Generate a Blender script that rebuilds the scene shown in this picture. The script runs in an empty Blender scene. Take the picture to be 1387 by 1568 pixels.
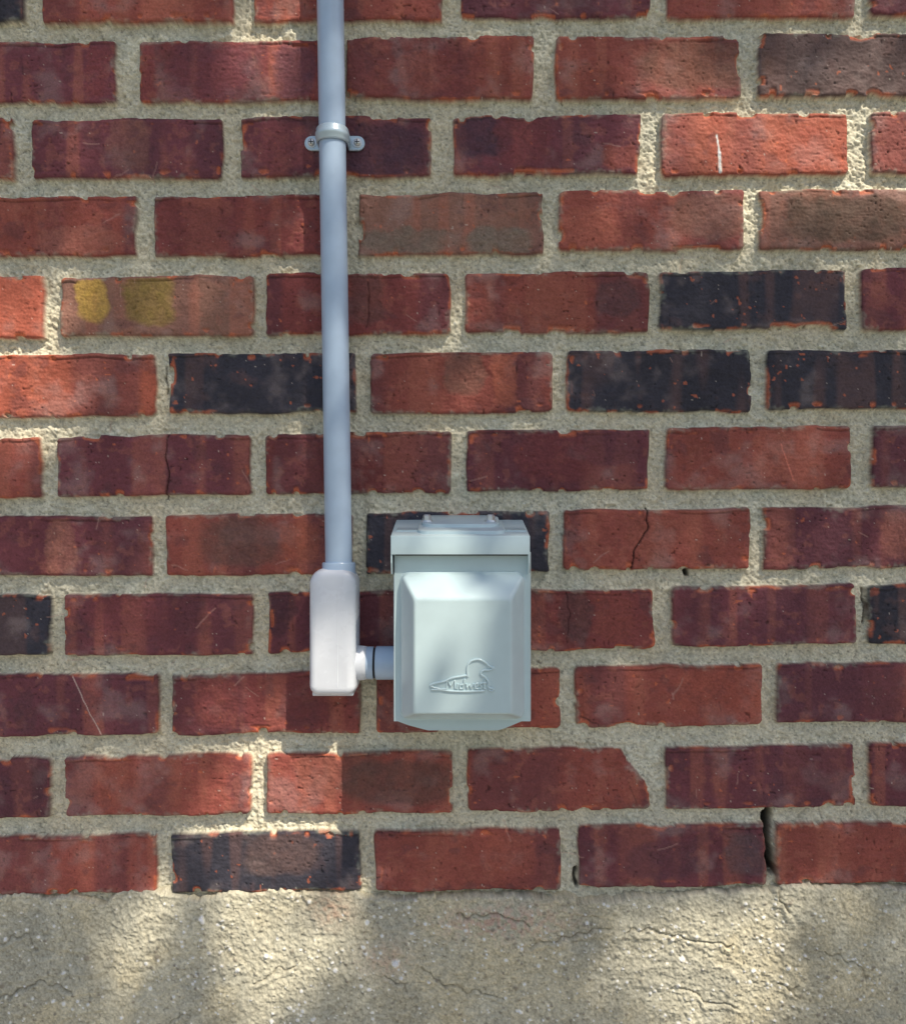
import bpy, bmesh, math, random
import numpy as np
from mathutils import Vector
S=0.00065; CX=693.5; CY=784.0; ZC=0.9; D=1400.0
K=0.465
rnd=random.Random(7)
scene=bpy.context.scene
def W(px,py,d=0.0): return Vector(((px-CX)*S,-d*S,ZC+(CY-py)*S))
def ap(v,c,d): return c+(v-c)*(D-d)/D      # size correction for things standing off the wall
def AX(x,d): return ap(x,CX,d)
def AY(y,d): return ap(y,CY,d)
def lin(c):
    c=np.array(c,dtype=np.float64)/255.0
    return np.where(c<=0.04045,c/12.92,((c+0.055)/1.055)**2.4)
def ss(a,b,x):
    t=np.clip((x-a)/(b-a),0,1); return t*t*(3-2*t)
_g={}
def vn(X,Y,s,seed):
    if seed not in _g: _g[seed]=np.random.RandomState(seed).rand(256,256).astype(np.float32)
    g=_g[seed]; x=X/s+1000.37; y=Y/s+1000.71
    xi=np.floor(x).astype(np.int64); yi=np.floor(y).astype(np.int64)
    fx=x-xi; fy=y-yi; fx=fx*fx*(3-2*fx); fy=fy*fy*(3-2*fy)
    x0=xi&255;x1=(xi+1)&255;y0=yi&255;y1=(yi+1)&255
    return (g[y0,x0]*(1-fx)+g[y0,x1]*fx)*(1-fy)+(g[y1,x0]*(1-fx)+g[y1,x1]*fx)*fy
def fbm(X,Y,s,seed,o=4):
    r=0;a=1;t=0
    for i in range(o):
        r=r+a*vn(X,Y,s/2**i,seed+i*13);t+=a;a*=0.55
    return r/t
def empty(name,loc=(0,0,0)):
    e=bpy.data.objects.new(name,None); scene.collection.objects.link(e); e.location=loc; e.empty_display_size=0.05; return e
def addmesh(name,me,mat=None,parent=None,smooth=True):
    o=bpy.data.objects.new(name,me); scene.collection.objects.link(o)
    if mat: me.materials.append(mat)
    if smooth: me.polygons.foreach_set('use_smooth',[True]*len(me.polygons))
    if parent: o.parent=parent
    return o
def gridmesh(name,X,Y,H,col,mat,parent):
    ny,nx=X.shape
    co=np.empty((ny*nx,3),np.float32)
    co[:,0]=((X-CX)*S).ravel(); co[:,1]=(-H*S).ravel(); co[:,2]=(ZC+(CY-Y)*S).ravel()
    idx=np.arange(ny*nx,dtype=np.int32).reshape(ny,nx)
    q=np.stack([idx[:-1,:-1],idx[1:,:-1],idx[1:,1:],idx[:-1,1:]],-1).reshape(-1,4)
    me=bpy.data.meshes.new(name)
    me.vertices.add(ny*nx); me.vertices.foreach_set('co',co.ravel())
    me.loops.add(q.size); me.loops.foreach_set('vertex_index',q.ravel())
    me.polygons.add(len(q)); me.polygons.foreach_set('loop_start',np.arange(0,q.size,4,dtype=np.int32))
    me.polygons.foreach_set('use_smooth',np.ones(len(q),bool))
    me.update(calc_edges=True)
    a=me.color_attributes.new('Col','FLOAT_COLOR','POINT')
    c=np.ones((ny*nx,4),np.float32); c[:,:3]=np.clip(col.reshape(-1,3),0.004,0.85)
    a.data.foreach_set('color',c.ravel())
    o=addmesh(name,me,mat,parent,False); return o
# ---------- materials
def newmat(name):
    m=bpy.data.materials.new(name); m.use_nodes=True
    nt=m.node_tree; b=nt.nodes['Principled BSDF']; return m,nt,b
def masonry_mat(name,bump=0.3,rough=0.88,spec=.3):
    m,nt,b=newmat(name); N=nt.nodes; L=nt.links
    at=N.new('ShaderNodeAttribute'); at.attribute_name='Col'
    tc=N.new('ShaderNodeTexCoord')
    n=N.new('ShaderNodeTexNoise'); n.inputs['Scale'].default_value=650; n.inputs['Detail'].default_value=4
    L.new(tc.outputs['Object'],n.inputs['Vector'])
    mr=N.new('ShaderNodeMapRange'); mr.inputs['From Min'].default_value=0.3; mr.inputs['From Max'].default_value=0.7
    mr.inputs['To Min'].default_value=0.85; mr.inputs['To Max'].default_value=1.15
    L.new(n.outputs['Fac'],mr.inputs['Value'])
    vm=N.new('ShaderNodeVectorMath'); vm.operation='SCALE'
    L.new(at.outputs['Color'],vm.inputs[0]); L.new(mr.outputs['Result'],vm.inputs['Scale'])
    L.new(vm.outputs['Vector'],b.inputs['Base Color'])
    bp=N.new('ShaderNodeBump'); bp.inputs['Strength'].default_value=bump; bp.inputs['Distance'].default_value=0.0008
    L.new(n.outputs['Fac'],bp.inputs['Height']); L.new(bp.outputs['Normal'],b.inputs['Normal'])
    b.inputs['Roughness'].default_value=rough; b.inputs['Specular IOR Level'].default_value=spec
    return m
def paint_mat(name,col,rough=0.35,metal=0.0,var=0.04,bump=0.03,nscale=60,spec=0.5):
    m,nt,b=newmat(name); N=nt.nodes; L=nt.links
    tc=N.new('ShaderNodeTexCoord')
    n=N.new('ShaderNodeTexNoise'); n.inputs['Scale'].default_value=nscale; n.inputs['Detail'].default_value=6
    L.new(tc.outputs['Object'],n.inputs['Vector'])
    r=N.new('ShaderNodeValToRGB'); r.color_ramp.elements[0].position=0.3; r.color_ramp.elements[1].position=0.7
    r.color_ramp.elements[0].color=[c*(1-var) for c in col]+[1]; r.color_ramp.elements[1].color=[min(1,c*(1+var)) for c in col]+[1]
    L.new(n.outputs['Fac'],r.inputs['Fac']); L.new(r.outputs['Color'],b.inputs['Base Color'])
    n2=N.new('ShaderNodeTexNoise'); n2.inputs['Scale'].default_value=nscale*12; L.new(tc.outputs['Object'],n2.inputs['Vector'])
    bp=N.new('ShaderNodeBump'); bp.inputs['Strength'].default_value=bump; bp.inputs['Distance'].default_value=0.001
    L.new(n2.outputs['Fac'],bp.inputs['Height']); L.new(bp.outputs['Normal'],b.inputs['Normal'])
    mr=N.new('ShaderNodeMapRange'); mr.inputs['To Min'].default_value=rough*0.85; mr.inputs['To Max'].default_value=rough*1.2
    L.new(n.outputs['Fac'],mr.inputs['Value']); L.new(mr.outputs['Result'],b.inputs['Roughness'])
    b.inputs['Metallic'].default_value=metal; b.inputs['Specular IOR Level'].default_value=spec
    return m
M_wall=masonry_mat('brick_and_mortar',.28,.76,.35); M_found=masonry_mat('parged_concrete',0.4)
M_box=paint_mat('painted_steel',(0.60,0.76,0.80),0.22,bump=.015,spec=.9,var=.025)
M_pvc=paint_mat('grey_pvc',(0.48,0.62,0.80),0.20,bump=.008,spec=.7)
M_lb=paint_mat('pale_pvc',(0.84,0.88,0.95),0.26,bump=.008,spec=.6)
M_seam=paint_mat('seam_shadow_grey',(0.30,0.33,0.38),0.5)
M_zinc=paint_mat('zinc_steel',(0.75,0.77,0.77),0.30,0.7)
M_strap=paint_mat('strap_steel',(0.56,0.70,0.80),0.28,0.2)
M_dark=paint_mat('near_black',(0.02,0.02,0.025),0.6)  # near-black: painted shade of the hinge gaps, also slots, groove and hood strip
# ---------- brick data
ROWS=[(-182,-86,-190,-94),(-62,34,-70,25),(62,158,50,148),(179,274,171,265),(299,395,288,382),(422,518,411,504),(542,637,534,627),
(668,763,651,746),(791,886,775,868),(912,1006,894,988),(1035,1131,1014,1108),(1161,1254,1138,1235),(1282,1374,1258,1354)]
BR=[[(-115,175,'P'),(210,503,'R'),(530,818,'R'),(850,1135,'P'),(1160,1450,'R')],
[(-235,38,'D'),(65,358,'R'),(387,678,'R'),(706,998,'P'),(1022,1312,'R'),(1332,1620,'P')],
[(-115,175,'P'),(210,503,'Q'),(530,818,'R'),(850,1135,'R'),(1160,1450,'E')],
[(-250,20,'P'),(46,340,'P'),(368,660,'P'),(693,982,'P'),(1012,1300,'O'),(1335,1620,'O')],
[(-85,208,'R'),(233,525,'Q'),(547,832,'B'),(855,1142,'R'),(1163,1460,'B')],
[(-220,66,'O'),(90,388,'B'),(405,690,'Q'),(712,995,'R'),(1010,1297,'D'),(1320,1610,'P')],
[(-50,238,'O'),(258,545,'D'),(566,846,'R'),(866,1150,'D'),(1172,1460,'D')],
[(-230,62,'R'),(86,382,'P'),(405,690,'Q'),(714,995,'P'),(1020,1305,'R'),(1335,1620,'P')],
[(-60,232,'P'),(252,540,'R'),(560,842,'D'),(863,1149,'R'),(1170,1460,'P')],
[(-220,76,'D'),(97,387,'P'),(409,698,'P'),(720,1002,'Q'),(1027,1312,'P'),(1330,1620,'D')],
[(-50,243,'P'),(262,552,'Q'),(575,858,'R'),(880,1168,'R'),(1190,1480,'P')],
[(-220,78,'P'),(98,386,'R'),(408,692,'R'),(714,995,'R'),(1020,1309,'P'),(1330,1620,'P')],
[(-60,240,'R'),(262,552,'D'),(573,858,'R'),(885,1175,'P'),(1188,1500,'R')]]
CT={'R':(118,58,50),'P':(90,45,50),'Q':(102,48,46),'D':(44,40,47),'E':(76,57,55),'O':(136,68,53),'B':(110,74,63)}
STAIN=[(622,368,72,20,(92,82,72),.75),(762,368,50,22,(94,86,76),.75),(1295,335,95,36,(64,50,42),.9),(140,456,24,32,(146,118,56),.8),
(228,458,38,37,(104,86,46),.9),(365,830,60,38,(82,58,52),.7),(708,570,30,34,(92,66,56),.65),(945,458,32,26,(66,46,48),.7),
(1090,330,60,34,(98,70,60),.65),(592,232,66,40,(56,38,48),.8),(738,205,44,34,(50,38,48),.7),(1075,100,95,36,(94,68,56),.6),
(195,215,30,44,(112,78,66),.4),(650,110,40,30,(128,72,60),.4),(770,575,20,44,(136,76,58),.6),(90,840,22,48,(124,84,70),.45),
(1180,690,26,40,(124,70,56),.4),(120,370,60,24,(122,82,70),.4),(520,1180,60,40,(90,54,46),.6),(620,1200,90,34,(72,52,47),.7),
(1100,1060,70,34,(118,60,48),.5),(320,110,60,44,(82,46,54),.6),(560,455,24,40,(78,50,47),.7),(880,940,22,40,(70,46,46),.7),
(60,1200,18,30,(60,38,42),.5),(40,1090,16,34,(66,42,46),.5),(290,930,30,40,(70,40,44),.5),(1330,900,14,12,(132,70,52),.5),
(450,110,34,40,(74,50,60),.6),(440,225,40,36,(106,56,56),.5),(800,215,40,40,(96,46,46),.5),(950,240,26,20,(122,64,48),.5),
(900,350,40,34,(122,70,56),.4),(500,700,50,36,(86,42,44),.5),(850,700,60,36,(88,42,42),.6),(930,680,40,30,(74,42,48),.6),
(460,830,30,30,(122,66,50),.5),(1380,820,30,34,(122,76,64),.5),(190,940,50,34,(98,50,50),.5),(430,940,20,34,(56,34,40),.8),
(160,1190,50,40,(110,60,50),.5),(780,1310,40,34,(122,66,54),.5),(1010,1320,50,30,(70,42,48),.6),(1140,1310,30,30,(66,56,58),.6),(430,1310,60,30,(78,60,56),.6),
(700,110,30,40,(90,42,42),.5),(1240,230,30,34,(124,66,56),.4),(150,110,20,40,(112,54,50),.4),(300,350,60,36,(86,44,44),.5),(400,330,40,30,(110,56,50),.4),
(1000,820,40,34,(104,58,48),.5),(1250,1180,50,34,(78,42,46),.5),(330,1075,34,38,(104,52,46),.5),(470,1075,40,40,(78,40,42),.5),(1280,930,50,34,(78,44,48),.5),
(640,90,20,50,(94,48,44),.5),(760,950,30,40,(78,44,44),.5),(940,945,30,36,(104,54,46),.5),(1350,1060,30,38,(80,46,48),.5)]
step=1.5
xs=np.arange(-66,1455,step,dtype=np.float32); ys=np.arange(-75,1392,step,dtype=np.float32)
X,Y=np.meshgrid(xs,ys)
XW=X+5.0*(vn(X,Y,44,1)-.5)+1.6*(vn(X,Y,11,2)-.5)
YW=Y+5.0*(vn(X,Y,55,3)-.5)+1.8*(vn(X,Y,11,4)-.5)
g2=vn(X,Y,2.2,5); g4=vn(X,Y,4.5,6); g12=fbm(X,Y,14,7); g60=fbm(X,Y,60,40,5); g30=fbm(X,Y,30,60,4)
chip=vn(X,Y,17,8); chip2=vn(X,Y,6,9)
mort=lin((150,146,130))
H=-12+2.6*(g2-.5)+3.0*(g4-.5)+6.5*(g12-.5)+3*(g30-.5)
C=mort[None,None,:]*(0.56+0.40*g2+0.28*g4+0.3*g30)[...,None]
spk=(vn(X,Y,2.6,17)>0.86); C[spk]*=0.58
spk=(vn(X,Y,2.4,18)>0.89); C[spk]*=1.3
C*= (1+0.1*(g60[...,None]-.5)*np.array([1.5,0,-1.5]))
orange=lin((166,84,56))
rs=np.random.RandomState(3)
SD=np.full(X.shape,40.0,np.float32)
for r,row in enumerate(BR):
    a0,a1,b0,b1=ROWS[r]
    for bi,(x0,x1,t) in enumerate(row):
        j0=max(0,int((x0-14-xs[0])/step)); j1=min(len(xs),int((x1+14-xs[0])/step)+1)
        ymn=min(a0,b0)-14; ymx=max(a1,b1)+14
        i0=max(0,int((ymn-ys[0])/step)); i1=min(len(ys),int((ymx-ys[0])/step)+1)
        off=rs.uniform(-1.8,1.8); tx=rs.uniform(-1,1)*0.007; ty=rs.uniform(-1,1)*0.014; bs=rs.randint(1,1000); tone=rs.uniform(0.84,1.12)
        if j1-j0<3 or i1-i0<3: continue
        sl=(slice(i0,i1),slice(j0,j1))
        x=XW[sl];y=YW[sl];xo=X[sl];yo=Y[sl]
        yt=a0+(b0-a0)*(xo/1387.0)+rs.uniform(-1.5,1.5)+rs.uniform(-.006,.006)*(xo-(x0+x1)/2); yb=a1+(b1-a1)*(xo/1387.0)+rs.uniform(-2,2)+rs.uniform(-.008,.008)*(xo-(x0+x1)/2)
        cy=(yt+yb)/2; hh=(yb-yt)/2; cx=(x0+x1)/2; hw=(x1-x0)/2
        rr=rs.uniform(3,9)
        qx=np.abs(x-cx)-hw+rr; qy=np.abs(y-cy)-hh+rr
        sd=np.sqrt(np.maximum(qx,0)**2+np.maximum(qy,0)**2)+np.minimum(np.maximum(qx,qy),0)-rr
        ch=np.maximum(0,chip[sl]-0.76)*42*ss(-16,0,sd)
        sd=sd+ch+np.maximum(0,chip2[sl]-.84)*7
        if (x0,x1)==(714,995) and r==11:
            sd=np.maximum(sd, (x-955)*0.62+(1168-y)*0.45-6+8*(g12[sl]-.5))
        m=ss(0.9,-1.4,sd)
        e1=g60[sl]; e3=g30[sl]; gg2=g2[sl]; gg4=g4[sl]
        base=lin(CT[t])*tone
        col=np.repeat(np.repeat(base[None,None,:],sd.shape[0],0),sd.shape[1],1)
        dark=t in 'DE'
        col=col*(0.60+0.50*e1+0.30*e3)[...,None]
        bn=vn(xo+bs*37.0,xo*0+bs*3.3+yo*0.10,20,11)
        bn2=vn(xo+bs*51.0,xo*0+bs*5.3+yo*0.06,62,12)
        if dark:
            k=ss(.6,.82,bn)*.40+ss(.58,.8,e3)*.35
            k=np.clip(k,0,1)
            col=col*(1-k[...,None])+lin((90,62,58))*k[...,None]
        else:
            k=ss(.52,.8,bn)*.36
            col=col*(1-k[...,None])+lin((142,80,64))*(k*tone)[...,None]
            k=ss(.52,.75,bn2)*.5
            col=col*(1-k[...,None])+lin((68,38,46))*k[...,None]
            k=ss(.60,.72,fbm(xo+bs*91.0,yo,34,80,4))*.38
            col=col*(1-k[...,None])+lin((68,42,46))*k[...,None]
            k=ss(.62,.70,fbm(xo+bs*71.0,yo,14,84,3))*.25
            col=col*(1-k[...,None])+lin((134,78,64))*k[...,None]
        k=ss(-6,-1.0,sd+6*(g12[sl]-.5)*2)*ss(.62,.76,vn(xo,yo,21,14)+(0.08 if dark else 0))*(0.7)
        col=col*(1-k[...,None])+orange*(0.7+.5*gg4)[...,None]*k[...,None]
        k=ss(.2,1.2,ch)*ss(-14,-3,sd)*.7
        col=col*(1-k[...,None])+orange*k[...,None]
        k=(fbm(xo,yo,9,15,2)>(0.84 if dark else 0.885))*ss(-2,-6,sd)*.55
        col=col*(1-k[...,None])+orange*k[...,None]
        k=ss(-8,0,sd+8*(gg4-.5))*ss(.52,.7,vn(xo,yo,28,24))*.36
        col=col*(1-k[...,None])+mort*.8*k[...,None]
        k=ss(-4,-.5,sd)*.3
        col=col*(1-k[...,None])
        pit=ss(.84,.95,vn(xo,yo,3.6,16))*ss(.42,.58,e3)
        col=col*(1-.5*pit[...,None])
        drag=vn(xo*0.35,yo*1.6,3.5,25)
        col=col*(0.82+0.24*gg2+0.12*drag)[...,None]
        wh=(vn(xo,yo,3.2,19)>0.978); col[wh]=col[wh]*.5+lin((180,160,148))*.5
        k=ss(.56,.80,fbm(xo,yo,45,90,4))*.20
        col=col*(1-k[...,None])+lin((146,124,120))*k[...,None]
        hb=off+tx*(xo-cx)+ty*(yo-cy)-2.2*ss(-6,1,sd)-1.8*ss(.1,1.5,ch)+0.8*(gg2-.5)+2.4*(g12[sl]-.5)+3.4*(e3-.5)-1.8*pit+.7*(drag-.5)
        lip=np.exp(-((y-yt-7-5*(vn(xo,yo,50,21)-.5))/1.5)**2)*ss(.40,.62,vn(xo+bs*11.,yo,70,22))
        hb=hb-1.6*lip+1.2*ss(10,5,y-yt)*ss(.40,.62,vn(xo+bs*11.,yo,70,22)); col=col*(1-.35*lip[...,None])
        H[sl]=H[sl]*(1-m)+hb*m
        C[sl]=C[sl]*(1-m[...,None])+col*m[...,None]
        SD[sl]=np.minimum(SD[sl],sd)
isb=ss(0,-2,SD)[...,None]
C=C*(1-isb)+isb*(C*np.array([0.88,.99,1.0]))
for (sx,sy,rx,ry,c,k) in STAIN:
    q=(np.abs((X-sx+26*(g30-.5)+8*(g12-.5))/rx)**3+np.abs((Y-sy+8*(g12-.5)+18*(g30-.5))/ry)**3)
    w=ss(1.6,.5,q)*k*(SD<-4)*(0.7+0.6*(g12-.1))
    w=np.clip(w,0,1)
    C=C*(1-w[...,None])+(lin(c)*(0.62+.42*g2+.28*g4)[...,None])*w[...,None]
def stroke(pts,wd,dep,c,k,arrH,arrC,XX,YY,jit=3.0):
    xj=XX+jit*(vn(XX,YY,12,31)-.5)*2; yj=YY+jit*(vn(XX,YY,12,32)-.5)*2
    best=np.full(XX.shape,1e9,np.float32)
    for (p,q) in zip(pts[:-1],pts[1:]):
        dx,dy=q[0]-p[0],q[1]-p[1]; t=np.clip(((xj-p[0])*dx+(yj-p[1])*dy)/(dx*dx+dy*dy),0,1)
        best=np.minimum(best,np.hypot(xj-p[0]-t*dx,yj-p[1]-t*dy))
    w=ss(wd,wd*.35,best)
    arrH-=dep*w
    if c is not None:
        w=(w*k)[...,None]; arrC[...]=arrC*(1-w)+lin(c)*w
stroke([(991,780),(989,812),(975,835),(966,870)],1.8,3,(36,16,16),.9,H,C,X,Y)
stroke([(256,668),(252,700),(258,730),(254,762)],1.6,3,(40,18,18),.8,H,C,X,Y)
stroke([(563,430),(566,470),(560,500)],1.3,2,(50,24,24),.6,H,C,X,Y)
stroke([(866,905),(872,940),(868,985)],1.2,2,(50,24,24),.5,H,C,X,Y)
stroke([(1098,206),(1101,235)],1.8,-.3,(225,212,200),.85,H,C,X,Y,1)
stroke([(1101,232),(1102,262)],3.0,-.3,(230,218,205),.9,H,C,X,Y,1)
stroke([(112,1036),(155,1125)],1.2,0,(165,148,140),.6,H,C,X,Y,1)
stroke([(330,930),(300,962)],1.2,0,(160,120,110),.4,H,C,X,Y,1)
stroke([(1196,680),(1215,735)],1.4,0,(170,100,84),.5,H,C,X,Y,1)
stroke([(1178,1250),(1180,1300),(1183,1338)],8.5,30,(14,11,10),.97,H,C,X,Y)
stroke([(1052,875),(1053,879)],5.5,12,(15,12,10),.9,H,C,X,Y,1)
stroke([(880,1335),(884,1360)],4.0,10,(22,18,16),.8,H,C,X,Y)
stroke([(250,560),(252,600)],2.2,4,(50,44,40),.6,H,C,X,Y)
stroke([(1325,905),(1328,930),(1324,955)],3,6,(60,45,38),.7,H,C,X,Y)
stroke([(888,1100),(915,1108)],1.6,2,(60,40,36),.6,H,C,X,Y)
for _ in range(90):
    px=rs.uniform(0,1387);py=rs.uniform(0,1340);a=rs.uniform(-.7,.7)+1.57*rs.randint(0,2);l=rs.uniform(8,34)
    j0=max(0,int((px-45-xs[0])/step)); i0=max(0,int((py-45-ys[0])/step)); s_=(slice(i0,i0+60),slice(j0,j0+60))
    Hs=H[s_];Cs=C[s_]
    stroke([(px,py),(px+l*math.cos(a),py+l*math.sin(a))],rs.uniform(.9,1.6),.4,(150,118,108) if rs.rand()<.65 else (40,24,26),.35,Hs,Cs,X[s_],Y[s_],1.5)
# ---------- brick wall
wall=empty('brick_wall',(0,0,0))
gridmesh('brick_courses',X,Y,H,C/K,M_wall,wall)
cb=bpy.data.meshes.new('outer_courses'); bm=bmesh.new(); colL=[]
cl=bm.loops.layers.float_color.new('Col')
XL,XR,YTOP,YBOT=-3200,4600,-1900,1400
hx0,hx1,hy0,hy1=xs[0],xs[-1],ys[0],ys[-1]
def quad(vs,c,b):
    f=b.faces.new([b.verts.new(v) for v in vs])
    for l in f.loops: l[cl]=(*c,1)
def brickbox(x0,x1,y0,y1,c):
    h=rs.uniform(-1,1.5); b=2.0
    o=[(x0,y0),(x1,y0),(x1,y1),(x0,y1)]; i=[(x0+b,y0+b),(x1-b,y0+b),(x1-b,y1-b),(x0+b,y1-b)]
    V0=[W(*p,-15) for p in o];V1=[W(*p,h-b) for p in o];V2=[W(*p,h) for p in i]
    quad(V2[::-1],c,bm)
    for k in range(4):
        n=(k+1)%4
        quad([V0[n],V0[k],V1[k],V1[n]][::-1],c,bm); quad([V1[n],V1[k],V2[k],V2[n]][::-1],c,bm)
cyc='RPQRPDRPQBPRQD'
def outer(x0,x1,y0,y1,parts):
    if y1<=hy0 or y0>=hy1 or x1<=hx0 or x0>=hx1: parts.append((x0,x1,y0,y1)); return
    if x0<hx0: parts.append((x0,hx0-.5,y0,y1))
    if x1>hx1: parts.append((hx1+.5,x1,y0,y1))
rowlist=[]
for r,(a0,a1,b0,b1) in enumerate(ROWS): 
    if r>0: rowlist.append((r,(a0+b0)/2,(a1+b1)/2))
for k in range(0,16): rowlist.append((-k,-186-120*k,-90-120*k))
for (r,y0,y1) in rowlist:
    ph= 210 if r%2==0 else 65
    n0=int((XL-ph)//319)
    for n in range(n0,n0+28):
        x0=ph+n*319; x1=x0+291
        if x1>XR: break
        P=[]
        if r>0:
            A=ROWS[r]; t=(A[2]-A[0])/1387.0
            xm=min(max((x0+x1)/2,-66),1455); yy0=A[0]+t*xm; yy1=A[1]+t*xm
        else: yy0,yy1=y0,y1
        outer(x0,x1,yy0,yy1,P)
        c=lin(CT[cyc[rs.randint(len(cyc))]])/K*rs.uniform(.85,1.15)
        for p in P: 
            if p[1]-p[0]>8: brickbox(*p,c)
mc=lin((146,143,128))/K
for (x0,x1,y0,y1) in [(XL,hx0,YTOP,YBOT),(hx1,XR,YTOP,YBOT),(hx0,hx1,YTOP,hy0)]:
    quad([W(x0,y1,-10.5),W(x1,y1,-10.5),W(x1,y0,-10.5),W(x0,y0,-10.5)],mc,bm)
z0=W(0,YBOT).z; z1=W(0,YTOP).z; xa=W(XL,0).x; xb=W(XR,0).x; ya=0.04; yb_=0.25
v=[(xa,ya,z0),(xb,ya,z0),(xb,yb_,z0),(xa,yb_,z0),(xa,ya,z1),(xb,ya,z1),(xb,yb_,z1),(xa,yb_,z1)]
for f in [(0,1,5,4),(1,2,6,5),(2,3,7,6),(3,0,4,7),(4,5,6,7),(3,2,1,0)]: quad([v[i] for i in f],mc,bm)
bm.to_mesh(cb); bm.free(); addmesh('outer_courses',cb,M_wall,wall,False)
# ---------- foundation
found=empty('concrete_foundation')
def foundation(name,xa,xb,ya,yb,st,detail):
    xs=np.arange(xa,xb+st*.5,st,dtype=np.float32); ys=np.arange(ya,yb+st*.5,st,dtype=np.float32)
    X,Y=np.meshgrid(xs,ys)
    top=np.interp(xs,[-3000,0,100,140,160,178,200,262,300,345,400,430,470,545,575,640,700,760,862,890,990,1090,1180,1200,1260,1387,5000],
      [1370,1368,1367,1372,1384,1364,1358,1362,1372,1364,1362,1358,1366,1362,1372,1370,1371,1366,1370,1374,1366,1362,1356,1350,1354,1353,1353])[None,:]
    top=top+9*(vn(X,Y,22,51)-.5)+6*(vn(X,Y,6,52)-.5)
    sd=top-Y
    big=fbm(X,Y,230,53,3); med=fbm(X,Y,60,54,4); fine=vn(X,Y,2.3,55); f2=vn(X,Y,5,56); f10=fbm(X,Y,12,64,3)
    wx=X+60*(vn(X,Y,90,57)-.5); wy=Y+60*(vn(X,Y,90,58)-.5)
    tro=((wx*0.30+wy*1.0)/52+3*big)%1.0
    arc=((np.hypot(wx-330,(wy-1700)*1.1))/48)%1.0
    am=ss(.55,.8,vn(X,Y,120,61)); bm_=ss(.6,.8,vn(X,Y,140,68))
    h=7+14*(big-.5)+9*(med-.5)+2.2*(fine-.5)+2.2*(f2-.5)+2.0*(f10-.5)+2.0*tro**2*ss(1,.9,tro)*am+1.6*arc**2*ss(1,.9,arc)*bm_
    h=h-2*ss(-60,-5,sd)+(Y-1368)*0.010
    c=lin((144,140,124))
    C=c*(0.42+0.40*fine+0.28*f2+0.2*f10+0.25*med)[...,None]
    k=(ss(.45,.7,fbm(X,Y,90,62,4))*.4)[...,None]; C=C*(1-k)+lin((160,148,118))*(0.6+.6*fine[...,None])*k
    k=(ss(.45,.7,fbm(X,Y,70,66,5))*.45)[...,None]; C=C*(1-k)+lin((112,112,104))*(0.6+.6*fine[...,None])*k
    k=(ss(.80,.92,vn(X,Y,3.4,63))*.5)[...,None]; C=C*(1-k)+lin((82,78,68))*k
    k=(ss(.62,.72,f10)*.22)[...,None]; C=C*(1-k)+lin((96,92,80))*k
    k=np.clip(np.exp(-((X-770)/90)**2-((Y-1408)/24)**2)*.5*ss(.4,.7,f2),0,1)[...,None]; C=C*(1-k)+lin((138,96,90))*k
    k=(np.exp(-((X-590)/36)**2-((Y-1465)/26)**2)*.45*f2)[...,None]; C=C*(1-k)+lin((152,114,98))*k
    k=(np.exp(-((X-510)/30)**2-((Y-1390)/24)**2)*.5*f2)[...,None]; C=C*(1-k)+lin((152,106,84))*k
    if detail:
        for pts,wd,dp in [([(960,1420),(1000,1424),(1060,1440),(1120,1445)],2.4,3),([(1188,1356),(1192,1380),(1206,1400)],2.6,4),
            ([(390,1500),(420,1485),(460,1470)],2.0,2),([(0,1440),(40,1432),(62,1450)],2.2,2.5),
            ([(1040,1510),(1080,1530),(1130,1538)],2.2,2.5),([(700,1400),(760,1398),(810,1412)],2.4,3),([(820,1440),(880,1430),(930,1420)],2.2,3),([(1260,1455),(1300,1470),(1330,1500)],2.2,2.5),
            ([(94,1390),(100,1430)],1.5,2),([(1190,1505),(1215,1510),(1220,1530)],2.4,3),([(240,1568),(290,1548)],2.0,2),([(590,1490),(615,1500),(620,1515)],2.2,3),
            ([(640,1480),(700,1510),(770,1520)],2.0,2.5),([(0,1530),(60,1500),(110,1510)],2.0,2.5)]:
            stroke(pts,wd,dp,(88,80,66),.42,h,C,X,Y,6)
            stroke([(a,b+6) for a,b in pts],wd*2.2,-dp*.6,None,0,h,C,X,Y,6)
        R=np.random.RandomState(12)
        for _ in range(2600):
            px=R.uniform(xa,xb);py=R.uniform(1372,yb); ra=1.2+abs(R.normal(0,1.2)); cc=lin((206,198,182)) if R.rand()<.66 else lin((96,90,80))
            if R.rand()>vn(np.array([px]),np.array([py]),70,70)[0]*1.4: continue
            j0=max(0,int((px-8-xa)/st));j1=int((px+8-xa)/st)+1;i0=max(0,int((py-8-ya)/st));i1=int((py+8-ya)/st)+1
            xx=X[i0:i1,j0:j1];yy=Y[i0:i1,j0:j1]
            if xx.size==0: continue
            w=ss(ra*1.15,ra*.5,np.hypot((xx-px),(yy-py)*R.uniform(.9,1.4)))
            h[i0:i1,j0:j1]+=w*R.uniform(.6,2.2); w=(w*.8)[...,None]; C[i0:i1,j0:j1]=C[i0:i1,j0:j1]*(1-w)+cc*w
        for (px,py,ra) in [(606,1471,7),(1203,1478,4),(310,1404,4)]:
            w=ss(ra*1.15,ra*.5,np.hypot(X-px+3*(f2-.5),Y-py+3*(fine-.5))); h+=w*3; C=C*(1-w[...,None]*.85)+lin((212,196,184))*w[...,None]*.85
    m=ss(2.5,-7,sd); h=-28*(1-m)+h*m
    gridmesh(name,X,Y,h,C/K,M_found,found)
foundation('parged_face',-66,1455,1340,1640,1.5,True)
foundation('parged_left',-3200,-66,1340,2200,12,False)
foundation('parged_right',1455,4600,1340,2200,12,False)
foundation('parged_lower',-66,1455,1640,2200,6,False)
bm=bmesh.new(); bmesh.ops.create_cube(bm,size=1)
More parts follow.
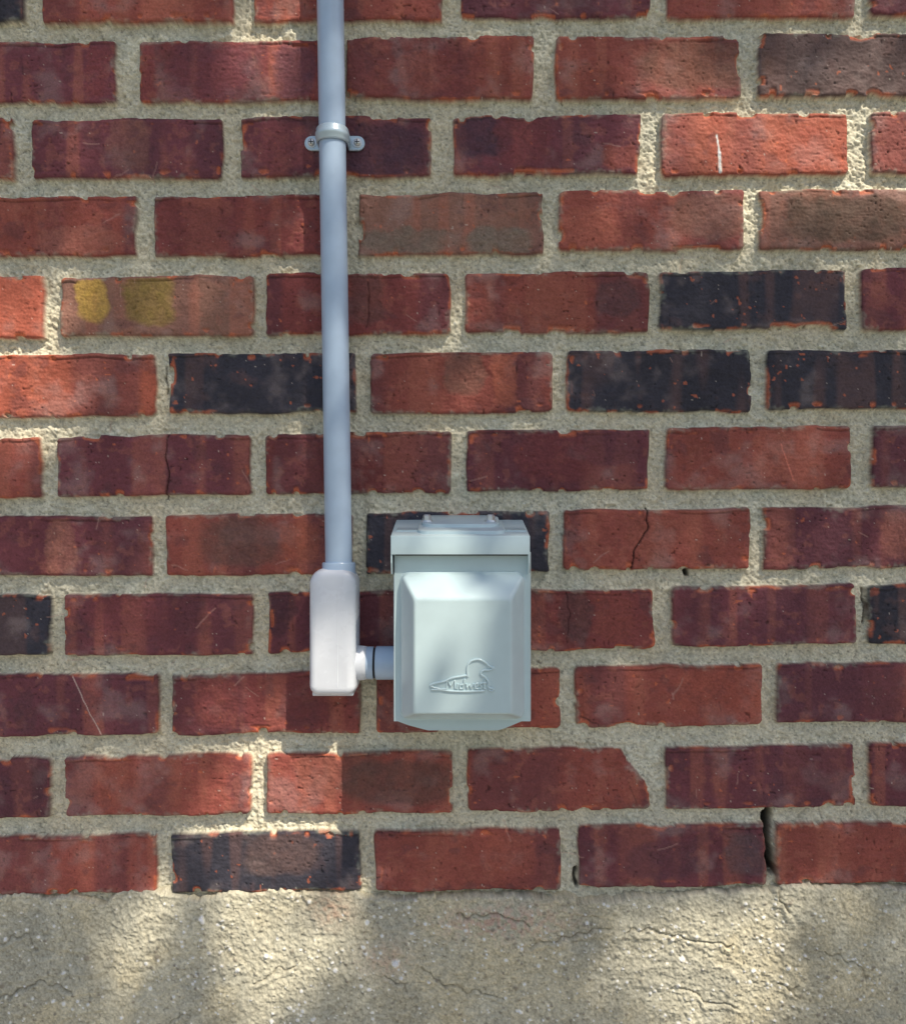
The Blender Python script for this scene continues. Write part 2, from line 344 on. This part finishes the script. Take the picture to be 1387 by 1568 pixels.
for v in bm.verts: v.co=Vector((v.co.x*(XR-XL)*S+(XR+XL)/2*S-CX*S, 0.15+v.co.y*0.24, 0.235+v.co.z*0.53))
cl2=bm.verts.layers.float_color.new('Col')
for v in bm.verts: v[cl2]=(.4,.39,.33,1)
me=bpy.data.meshes.new('footing_core'); bm.to_mesh(me); bm.free(); addmesh('footing_core',me,M_found,found,False)
# ---------- generic part builders
def ringprism(name,rings,mat,parent,n=8,back=True):
    bm=bmesh.new(); prev=None
    for (x0,x1,y0,y1,r,d) in rings:
        rad=r if isinstance(r,tuple) else (r,r,r,r)
        pts=[]
        for (cx,cy,a0,rr) in [(x1,y0,-90,rad[1]),(x1,y1,0,rad[2]),(x0,y1,90,rad[3]),(x0,y0,180,rad[0])]:
            ccx=cx-rr if cx==x1 else cx+rr; ccy=cy+rr if cy==y0 else cy-rr
            for k in range(n+1):
                a=math.radians(a0+90*k/n); pts.append((ccx+rr*math.cos(a),ccy+rr*math.sin(a)))
        vs=[bm.verts.new(W(p[0],p[1],d)) for p in pts]
        if prev:
            for i in range(len(vs)):
                j=(i+1)%len(vs); bm.faces.new([prev[i],prev[j],vs[j],vs[i]])
        elif back: bm.faces.new(vs)
        prev=vs
    bm.faces.new(prev)
    bmesh.ops.recalc_face_normals(bm,faces=bm.faces)
    me=bpy.data.meshes.new(name); bm.to_mesh(me); bm.free()
    o=addmesh(name,me,mat,parent)
    me.set_sharp_from_angle(angle=math.radians(40)); return o
def tube(name,pts,radii,mat,parent,n=40,cap=True,sharp=40,coords='world'):
    bm=bmesh.new(); prev=None
    P=[Vector(p) for p in pts]
    for i,p in enumerate(P):
        t=(P[min(i+1,len(P)-1)]-P[max(i-1,0)]).normalized()
        u=t.cross(Vector((0.13,1,0.07))).normalized(); w=t.cross(u)
        vs=[bm.verts.new(p+(u*math.cos(2*math.pi*k/n)+w*math.sin(2*math.pi*k/n))*radii[i]) for k in range(n)]
        if prev:
            for k in range(n): bm.faces.new([prev[k],prev[(k+1)%n],vs[(k+1)%n],vs[k]])
        elif cap: bm.faces.new(vs)
        prev=vs
    if cap: bm.faces.new(prev)
    bmesh.ops.recalc_face_normals(bm,faces=bm.faces)
    me=bpy.data.meshes.new(name); bm.to_mesh(me); bm.free()
    o=addmesh(name,me,mat,parent); me.set_sharp_from_angle(angle=math.radians(sharp)); return o
# ---------- conduit
con=empty('electrical_conduit')
dp=30
def pc(y): return 509.5+ (y)*(13.0/870)
tube('pipe',[W(pc(y),y,dp) for y in (-1850,-600,0,400,876)],[20.1*S]*5,M_pvc,con,48)
def strap(y,par):
    c=pc(y)
    bm=bmesh.new(); prof=[]
    for k in range(0,25):
        a=math.radians(180*k/24); prof.append((c-math.cos(a)*23.2,dp+math.sin(a)*23.2))
    prof=[(c-23.2,4)]+prof+[(c+23.2,4)]
    hw=11
    ys_=[y-hw,y-hw+2,y-4,y-2.5,y+2.5,y+4,y+hw-2,y+hw]; off=[-1.6,0,0,1.4,1.4,0,0,-1.6]
    rows=[]
    for yy,oo in zip(ys_,off):
        rows.append([bm.verts.new(W(c+(px-c)*(1+oo/23.2),yy,dp+(d-dp)*(1+oo/23.2) if d>dp else d)) for px,d in prof])
    for a,b in zip(rows[:-1],rows[1:]):
        for k in range(len(a)-1): bm.faces.new([a[k],a[k+1],b[k+1],b[k]])
    bmesh.ops.recalc_face_normals(bm,faces=bm.faces)
    me=bpy.data.meshes.new('strap_saddle'); bm.to_mesh(me); bm.free()
    o=addmesh('strap_saddle',me,M_strap,par); 
    md=o.modifiers.new('t','SOLIDIFY'); md.thickness=1.8*S; md.offset=0
    for sgn in (-1,1):
        ex=c+sgn*35
        xa,xb=sorted((c+sgn*22,c+sgn*46))
        rad=(11,0.5,0.5,11) if sgn<0 else (0.5,11,11,0.5)
        ringprism('strap_ear',[(xa,xb,y-11,y+11,rad,1),(xa,xb,y-11,y+11,rad,4),(xa+.7,xb-.7,y-10.3,y+10.3,tuple(max(.3,q-.7) for q in rad),4.8)],M_strap,par)
        sx=ex
        tube('screw_washer',[W(sx,y,4.8),W(sx,y,6.2)],[7.6*S,7.2*S],M_zinc,par,24)
        tube('screw_head',[W(sx,y,6.2),W(sx,y,9),W(sx,y,10.4)],[5.6*S,5.4*S,3.6*S],M_zinc,par,24,sharp=60)
        ringprism('screw_slot',[(sx-3.6,sx+3.6,y-.7,y+.7,.3,10.2),(sx-3.6,sx+3.6,y-.7,y+.7,.3,10.6)],M_dark,par,2)
        ringprism('screw_slot',[(sx-.7,sx+.7,y-3.6,y+3.6,.3,10.25),(sx-.7,sx+.7,y-3.6,y+3.6,.3,10.65)],M_dark,par,2)
strap(AY(208,dp),con); strap(-1000,con)
rt=(22,22,15,15)
def rad(k): return tuple(max(2,q-k) for q in rt)
base=(474,547,871,1064)
bx0,bx1,by0,by1=AX(base[0],50),AX(base[1],50),AY(base[2],50),AY(base[3],50)
def ins(k,d): return (bx0+k,bx1-k,by0+k,by1-k,rad(k),d)
ringprism('fitting_body',[ins(4,3),ins(0.6,8),ins(0,14),ins(-.3,34),ins(0,44),ins(1.2,52)],M_lb,con,10)
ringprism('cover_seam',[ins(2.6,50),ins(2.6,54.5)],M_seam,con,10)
ringprism('cover_plate',[ins(1.6,53.6),ins(1.2,55),ins(1.8,57.5),ins(4.0,61),ins(7.5,63),ins(12,64)],M_lb,con,10)
ringprism('body_foot',[(bx0+4,bx1-6,by1-5,by1+2.2,2,10),(bx0+4,bx1-6,by1-5,by1+2.2,2,48),(bx0+6,bx1-8,by1-5,by1+.8,2,50)],M_lb,con,4)
hc=pc(870)
tube('top_hub',[W(hc,AY(861,dp),dp),W(hc,AY(863,dp),dp),W(hc,AY(872,dp),dp),W(hc,AY(884,dp),dp+3),W(hc,AY(897,dp),dp+8)],[23.6*S,24.8*S,25*S,26.5*S,27*S],M_pvc,con,48)
sp=AX(516,62)
tube('mould_seam',[W(sp,AY(905,62),63.6),W(sp+.4,AY(1052,62),63.6)],[.9*S]*2,M_lb,con,8)
yp=AY(1015,32); dpn=33
def hx(x): return AX(x,dpn)
tube('side_hub',[W(hx(540),yp,dpn),W(hx(556),yp,dpn),W(hx(561),yp,dpn),W(hx(563),yp,dpn)],[27*S,25.5*S,24.6*S,22*S],M_lb,con,48,sharp=60)
tube('nipple_collar',[W(hx(562),yp,dpn),W(hx(572),yp,dpn)],[24.4*S,24.4*S],M_pvc,con,48)
tube('nipple_groove',[W(hx(571),yp,dpn),W(hx(577),yp,dpn)],[22.6*S,22.6*S],M_dark,con,48)
tube('nipple',[W(hx(575.5),yp,dpn),W(hx(577),yp,dpn),W(hx(612),yp,dpn)],[24*S,25*S,25*S],M_pvc,con,48,sharp=60)
# ---------- outlet box
box=empty('outdoor_outlet_box')
d0,d1=108,150
ringprism('back_box',[(612,AX(808,d0),800,AY(1100,d0)-3,2,1),(612,AX(806,d0),AY(812,d0),AY(1100,d0)-3,2,d0-10)],M_box,box,3)
ax0,ax1,ay0,ay1=AX(603.5,118),AX(812,118),AY(846,118),AY(1106,118)
nx,ny=180,220
gx=np.linspace(ax0,ax1,nx);gy=np.linspace(ay0,ay1,ny)
GX,GY=np.meshgrid(gx,gy)
def rr(X,Y,x0,x1,y0,y1,r):
    qx=np.abs(X-(x0+x1)/2)-(x1-x0)/2+r; qy=np.abs(Y-(y0+y1)/2)-(y1-y0)/2+r
    return np.hypot(np.maximum(qx,0),np.maximum(qy,0))+np.minimum(np.maximum(qx,qy),0)-r
o0,o1,p0,p1=AX(613,125),AX(804,125),AY(878,125),AY(1104,130)
i0,i1,q0,q1=AX(634,150),AX(783,150),AY(916,150),AY(1100,150)
so=rr(GX,GY,o0,o1,p0,p1,14)
t=(GX-o0)/(i0-o0); tr=(o1-GX)/(o1-i1); tt=(GY-p0)/(q0-p0); tb=(p1-GY)/14.0
def smin(a,b,k=0.22):
    h=np.clip(.5+.5*(b-a)/k,0,1); return b*(1-h)+a*h-k*h*(1-h)
f=smin(smin(t,tr,.12),smin(tt,tb,.12),.20); f=smin(f,np.ones_like(f),0.13)
f=np.clip(f,0,1); f=np.where(so>0,0,f)
step_in=ss(1.8,-1.8,so)
HH=d0+5+6*step_in+(d1-d0-11)*(f**0.95)
HH=HH+0.35*(fbm(GX,GY,70,200,2)-.5)
bm=bmesh.new()
V=[[bm.verts.new(W(GX[i,j],GY[i,j],HH[i,j])) for j in range(nx)] for i in range(ny)]
for i in range(ny-1):
    for j in range(nx-1): bm.faces.new([V[i][j],V[i+1][j],V[i+1][j+1],V[i][j+1]])
border=V[0][:]+[V[i][-1] for i in range(1,ny)]+V[-1][-2::-1]+[V[i][0] for i in range(ny-2,0,-1)]
def ext(bd,dep,k):
    cx_,cy_=(ax0+ax1)/2,(ay0+ay1)/2
    out=[]
    for v in bd:
        x=v.co.x/S+CX; y=CY-(v.co.z-ZC)/S
        out.append(bm.verts.new(W(x+(k if x>cx_+90 else -k if x<cx_-90 else 0),y,dep)))
    for a in range(len(bd)):
        b=(a+1)%len(bd); bm.faces.new([bd[a],bd[b],out[b],out[a]])
    return out
r1=ext(border,d0+3.4,1.0); r2=ext(r1,d0-1,0.6); r3=ext(r2,40,0)
bmesh.ops.recalc_face_normals(bm,faces=bm.faces)
me=bpy.data.meshes.new('door_cover'); bm.to_mesh(me); bm.free()
addmesh('door_cover',me,M_box,box); me.set_sharp_from_angle(angle=math.radians(50))
def poly(pts,dA,dB,name,mat,bev=1.0):
    bm=bmesh.new()
    fr=[bm.verts.new(W(AX(x,dB),AY(y,dB),dB)) for x,y in pts]; bk=[bm.verts.new(W(AX(x,dB),AY(y,dB),dA)) for x,y in pts]
    bm.faces.new(fr); bm.faces.new(bk[::-1])
    for i in range(len(pts)):
        j=(i+1)%len(pts); bm.faces.new([fr[i],bk[i],bk[j],fr[j]])
    bmesh.ops.recalc_face_normals(bm,faces=bm.faces)
    bmesh.ops.bevel(bm,geom=list(bm.edges),offset=bev*S,segments=2,affect='EDGES',clamp_overlap=True)
    me=bpy.data.meshes.new(name); bm.to_mesh(me); bm.free(); o=addmesh(name,me,mat,box); me.set_sharp_from_angle(angle=math.radians(45)); return o
poly([(606,1090),(606,1104),(625,1111),(655,1119),(762,1119),(775,1115),(801,1104),(806,1098),(806,1090)],60,110,'door_bottom_lip',M_box)
bm=bmesh.new()
xl,xr=AX(597,140),AX(812.5,140)
dh=128
yf=AY(821,dh); yb=797; yfb=AY(849,dh)
prof=[(2,yb-1),(dh-3,yf-1.5),(dh-.8,yf-.4),(dh,yf+1.5),(dh,yfb),(dh-2,yfb)]
def hood(x,k): return [bm.verts.new(W(x,y+ (k if i<2 else 0),d-(k if i in(3,4) else 0))) for i,(d,y) in enumerate(prof)]
cols=[hood(x,k) for x,k in ((xl,1.6),(xl+.6,.5),(xl+2,0),(xr-2,0),(xr-.6,.5),(xr,1.6))]
for a,b in zip(cols[:-1],cols[1:]):
    for i in range(len(prof)-1): bm.faces.new([a[i],a[i+1],b[i+1],b[i]])
me=bpy.data.meshes.new('hood'); bmesh.ops.recalc_face_normals(bm,faces=bm.faces); bm.to_mesh(me); bm.free()
o=addmesh('hood',me,M_box,box); me.set_sharp_from_angle(angle=math.radians(30))
def cheek(x,sg):
    bm=bmesh.new()
    pts=[(2,yb+.5),(dh-3,yf),(dh-1,yf+1.5),(dh-1,AY(862,dh)),(dh-8,AY(880,dh)),(60,AY(884,dh)),(2,AY(884,dh))]
    a=[bm.verts.new(W(x,y,d)) for d,y in pts]; b=[bm.verts.new(W(x+sg*2.2,y,d)) for d,y in pts]
    bm.faces.new(a);bm.faces.new(b[::-1])
    for i in range(len(pts)):
        j=(i+1)%len(pts); bm.faces.new([a[i],b[i],b[j],a[j]])
    bmesh.ops.recalc_face_normals(bm,faces=bm.faces)
    me=bpy.data.meshes.new('hood_cheek'); bm.to_mesh(me); bm.free(); addmesh('hood_cheek',me,M_box,box,False)
cheek(xl+.2,1); cheek(xr-.2,-1)
poly([(600.2,851),(600.2,879),(603.2,879),(603.2,851)],60,117,'hinge_gap_shade',M_dark,.2)  # dark strips on both sides, standing in for the shade inside the gaps
poly([(809.2,851),(809.2,877),(811.2,877),(811.2,851)],60,117,'hinge_gap_shade',M_dark,.2)
poly([(605,846),(605,850.8),(808,850.8),(808,846)],80,116,'hood_dark_strip',M_dark,.3)  # dark strip along the hood's lower front edge
def top_at(d): return yb-1+(yf-1.5-yb+1)*(d/(dh-3))
def slab(x0,x1,dA,dB,h,name,r=10,mat=M_box,lift=0):
    bm=bmesh.new(); prev=None
    for (k,hh) in ((0,-1),(0,h-1.2),(.5,h-.4),(1.6,h)):
        pts=[]
        for (cx,cd,a0) in [(x1-r,dA+r,-90),(x1-r,dB-r,0),(x0+r,dB-r,90),(x0+r,dA+r,180)]:
            for q in range(7):
                a=math.radians(a0+15*q); pts.append((cx+(r-k)*math.cos(a),cd+(r-k)*math.sin(a)))
        vs=[bm.verts.new(W(px,top_at(d)-hh-lift,d)) for px,d in pts]
        if prev:
            for i in range(len(vs)):
                j=(i+1)%len(vs); bm.faces.new([prev[i],prev[j],vs[j],vs[i]])
        prev=vs
    bm.faces.new(prev); bmesh.ops.recalc_face_normals(bm,faces=bm.faces)
    me=bpy.data.meshes.new(name); bm.to_mesh(me); bm.free(); o=addmesh(name,me,mat,box); me.set_sharp_from_angle(angle=math.radians(30)); return o
slab(AX(640,90),AX(773,90),20,116,4.5,'hub_plate',14)
slab(AX(646,50),AX(764,50),10,88,5.0,'hub_plate_boss',20,lift=4)
for xx in (654,751):
    x=AX(xx,64); d=66; t=top_at(d)-9
    tube('plate_screw_washer',[W(x,t+1,d),W(x,t-1.8,d)],[8.5*S,8*S],M_zinc,box,24)
    tube('plate_screw_head',[W(x,t-1.8,d),W(x,t-8,d),W(x,t-10,d)],[6.4*S,6.2*S,4*S],M_zinc,box,6,sharp=30)
def emb(name,strokes,r=1.0,typ='NURBS'):
    cu=bpy.data.curves.new(name,'CURVE'); cu.dimensions='3D'; cu.bevel_depth=r*S; cu.bevel_resolution=3; cu.resolution_u=5; cu.use_fill_caps=True
    for pts in strokes:
        sp=cu.splines.new(typ); sp.points.add(len(pts)-1)
        if typ=='NURBS': sp.order_u=3; sp.use_endpoint_u=True
        for i,(x,y) in enumerate(pts): sp.points[i].co=(*W(AX(x,d1),AY(y,d1),d1+.7),1)
    o=bpy.data.objects.new(name,cu); scene.collection.objects.link(o); cu.materials.append(M_box); o.parent=box
emb('emblem_bird',[[(716,1036),(714,1022),(720,1012),(733,1009),(744,1015),(749,1021),(758,1023),(748,1027),(740,1026),(734,1032),(744,1038),(749,1047),(746,1053),(757,1055),(752,1060),(748,1056)],
 [(716,1034),(706,1036),(692,1038),(680,1044),(668,1046),(656,1050),(668,1054),(682,1058),(700,1059),(722,1059),(742,1058)],[(660,1056),(672,1057),(684,1055)]],1.5)
emb('emblem_lettering',[[(683,1055),(685,1041),(690,1051),(696,1041),(697,1055)],[(701,1047),(700,1055)],[(711,1040),(709,1055),(704,1055),(704,1049),(710,1048)],
 [(714,1047),(715,1055),(719,1048),(721,1055),(725,1047)],[(727,1052),(732,1050),(731,1046),(727,1049),(727,1054),(732,1055)],[(738,1046),(734,1048),(738,1052),(734,1055)],[(742,1041),(741,1055),(744,1055)],[(739,1046),(745,1046)]],1.35,'POLY')
# ---------- ground
m,nt,b=newmat('soil_and_grass'); N=nt.nodes;L=nt.links
n=N.new('ShaderNodeTexNoise'); n.inputs['Scale'].default_value=3; n.inputs['Detail'].default_value=9
tc=N.new('ShaderNodeTexCoord'); L.new(tc.outputs['Object'],n.inputs['Vector'])
r=N.new('ShaderNodeValToRGB'); r.color_ramp.elements[0].color=(.06,.09,.03,1); r.color_ramp.elements[1].color=(.22,.19,.13,1)
r.color_ramp.elements[0].position=.42; r.color_ramp.elements[1].position=.6
L.new(n.outputs['Fac'],r.inputs['Fac']); L.new(r.outputs['Color'],b.inputs['Base Color']); b.inputs['Roughness'].default_value=.95
bm=bmesh.new(); bmesh.ops.create_grid(bm,x_segments=40,y_segments=40,size=200)
me=bpy.data.meshes.new('ground'); bm.to_mesh(me); bm.free(); addmesh('ground',me,m)
m2=paint_mat('bounce_concrete',(.40,.39,.37),.9,0,.2,.4,8)  # unseen pale paving, added to bounce light up onto the wall
bm=bmesh.new()
for k in range(-4,5):
    g=bmesh.ops.create_cube(bm,size=1)
    for v in g['verts']: v.co=Vector((v.co.x*1.19+k*1.2,v.co.y*1.5-0.85,0.01+v.co.z*0.06))
me=bpy.data.meshes.new('bounce_paving'); bm.to_mesh(me); bm.free(); addmesh('bounce_paving',me,m2,None,False)
# ---------- sun, sky
sd=Vector((0.78,-1.0,1.80)).normalized()
el=math.asin(sd.z); az=math.atan2(sd.x,sd.y)
w=bpy.data.worlds.new('World'); scene.world=w; w.use_nodes=True
nt=w.node_tree; bg=nt.nodes['Background']; sk=nt.nodes.new('ShaderNodeTexSky'); sk.sky_type='NISHITA'; sk.sun_disc=False
sk.sun_elevation=el; sk.sun_rotation=az; sk.dust_density=2.0; sk.air_density=1.0
nt.links.new(sk.outputs['Color'],bg.inputs['Color']); bg.inputs['Strength'].default_value=0.118
sl=bpy.data.lights.new('sun','SUN'); sl.energy=5; sl.angle=math.radians(.53); sl.color=(1,.90,.74)
so_=bpy.data.objects.new('sun',sl); scene.collection.objects.link(so_); so_.location=(3,-5,8)
so_.rotation_euler=sd.to_track_quat('Z','Y').to_euler()
# ---------- tree throwing the dappled shade
LIT=[(1170,215,220,80,1),(1300,150,130,70,1),(1230,310,180,65,.95),(960,335,150,60,.55),(960,100,140,50,.35),(410,85,65,65,1),(390,20,55,45,1),
(1400,270,100,95,1),(10,470,115,72,1),(0,610,165,100,1),(160,590,120,50,.9),(190,450,130,42,.6),(110,335,140,45,.5),(800,455,160,40,.55),
(760,585,110,48,.35),(435,1215,150,88,1),(400,1110,120,75,1),(420,1310,140,75,.95),(205,1430,80,80,1),(415,1450,120,130,1),(1060,1495,150,115,1),
(1080,1385,200,32,1),(1330,1430,110,70,.5),(1250,1530,110,50,.5),(1330,830,90,60,.35),(100,835,80,60,.35),(185,205,90,36,.35),
(590,1150,110,170,.38),(740,60,120,40,.2),(1120,700,110,40,.25),(230,1180,120,40,.3),(1300,20,140,50,.5)]
for yy in range(-60,1000,90): LIT.append((474,yy,30,70,.50))
def lit(x,y):
    v=0.02
    for (a,b_,rx,ry,k) in LIT:
        q=math.hypot((x-a)/rx,(y-b_)/ry); s=min(max((1.2-q)/.4,0),1); v=max(v,k*s*s*(3-2*s))
    return v
tree=empty('shade_tree',(2.9,-4.6,0)); 
ml,nt,b=newmat('leaf_green'); N=nt.nodes
oi=N.new('ShaderNodeNewGeometry'); r=N.new('ShaderNodeValToRGB'); r.color_ramp.elements[0].color=(.035,.075,.015,1); r.color_ramp.elements[1].color=(.10,.17,.04,1)
nt.links.new(oi.outputs['Random Per Island'],r.inputs['Fac']); nt.links.new(r.outputs['Color'],b.inputs['Base Color']); b.inputs['Roughness'].default_value=.5
leaves=[]
R=random.Random(5)
for _ in range(9500):
    x=R.uniform(-330,1720); y=R.uniform(-330,1830)
    T=max(lit(x,y),.004)
    if R.random()<(-math.log(T)/5.52):
        p=W(x,y,0)+sd*R.uniform(3.0,4.2); leaves.append((p,R.uniform(.040,.060)))
cc=Vector((2.3,-3.6,4.7))
for _ in range(9000):
    v=Vector((R.gauss(0,1),R.gauss(0,1),R.gauss(0,1))).normalized()*R.random()**.4
    p=cc+Vector((v.x*2.3,v.y*1.7,v.z*1.4))
    t=-p.y/-sd.y; h=p-sd*t; x=h.x/S+CX; y=CY-(h.z-ZC)/S
    if -330<x<1720 and -330<y<1830: continue
    n=vn(np.array([p.x*100]),np.array([p.z*100+p.y*70]),45,300)[0]
    if n>.42: leaves.append((p,R.uniform(.06,.09)))
vs=[];fs=[]
for p,l in leaves:
    n=Vector((R.gauss(0,1),R.gauss(0,1),R.gauss(0,1)+.6)).normalized(); u=n.orthogonal().normalized()
    a=R.uniform(0,6.28); w_=n.cross(u); U=u*math.cos(a)+w_*math.sin(a); Vv=n.cross(U)
    wd=l*.33; b0=len(vs)
    for (s,t_,z) in ((-.5,0,0),(-.2,1,.04),(.15,.85,.04),(.5,0,-.03),(.15,-.85,.04),(-.2,-1,.04)): vs.append(p+U*s*l+Vv*t_*wd+n*z*l)
    fs.append(tuple(range(b0,b0+6)))
me=bpy.data.meshes.new('leaves'); me.from_pydata([tuple(v-Vector((2.9,-4.6,0))) for v in vs],[],fs); me.update(); addmesh('leaves',me,ml,tree,False)
mb=paint_mat('bark',(.12,.09,.065),.9,0,.4,.8,14)
T0=Vector((2.9,-4.6,0))
def br(name,pts,rd): 
    tube(name,[Vector(p)-T0 for p in pts],rd,mb,tree,12)
br('trunk',[(2.9,-4.6,0),(2.88,-4.55,.8),(2.8,-4.45,2),(2.7,-4.3,3.2),(2.6,-4.1,4.3),(2.5,-3.9,5.4)],[.24,.19,.165,.14,.10,.04])
br('limb_1',[(2.78,-4.4,2.5),(3.3,-4.1,3.4),(3.8,-3.7,4.4)],[.09,.06,.02])
br('limb_2',[(2.72,-4.3,3.0),(2.3,-3.7,3.9),(2.1,-3.1,4.9),(1.9,-2.8,5.5)],[.085,.05,.03,.012])
br('limb_3',[(2.65,-4.2,3.8),(1.8,-4.3,4.7),(1.2,-4.4,5.4)],[.07,.045,.015])
br('limb_4',[(2.76,-4.4,2.8),(3.4,-4.9,3.9),(4.1,-5.2,4.9)],[.08,.05,.015])
# ---------- camera
cam=bpy.data.cameras.new('camera'); co=bpy.data.objects.new('camera',cam); scene.collection.objects.link(co)
co.location=(0,-D*S,ZC); co.rotation_euler=(math.pi/2,0,0)
cam.sensor_fit='HORIZONTAL'; cam.angle=2*math.atan(693.5/D); cam.clip_start=.01; cam.clip_end=1000
scene.camera=co
scene.view_settings.view_transform='Standard'; scene.view_settings.look='None'; scene.view_settings.exposure=0
print('leaves',len(leaves))
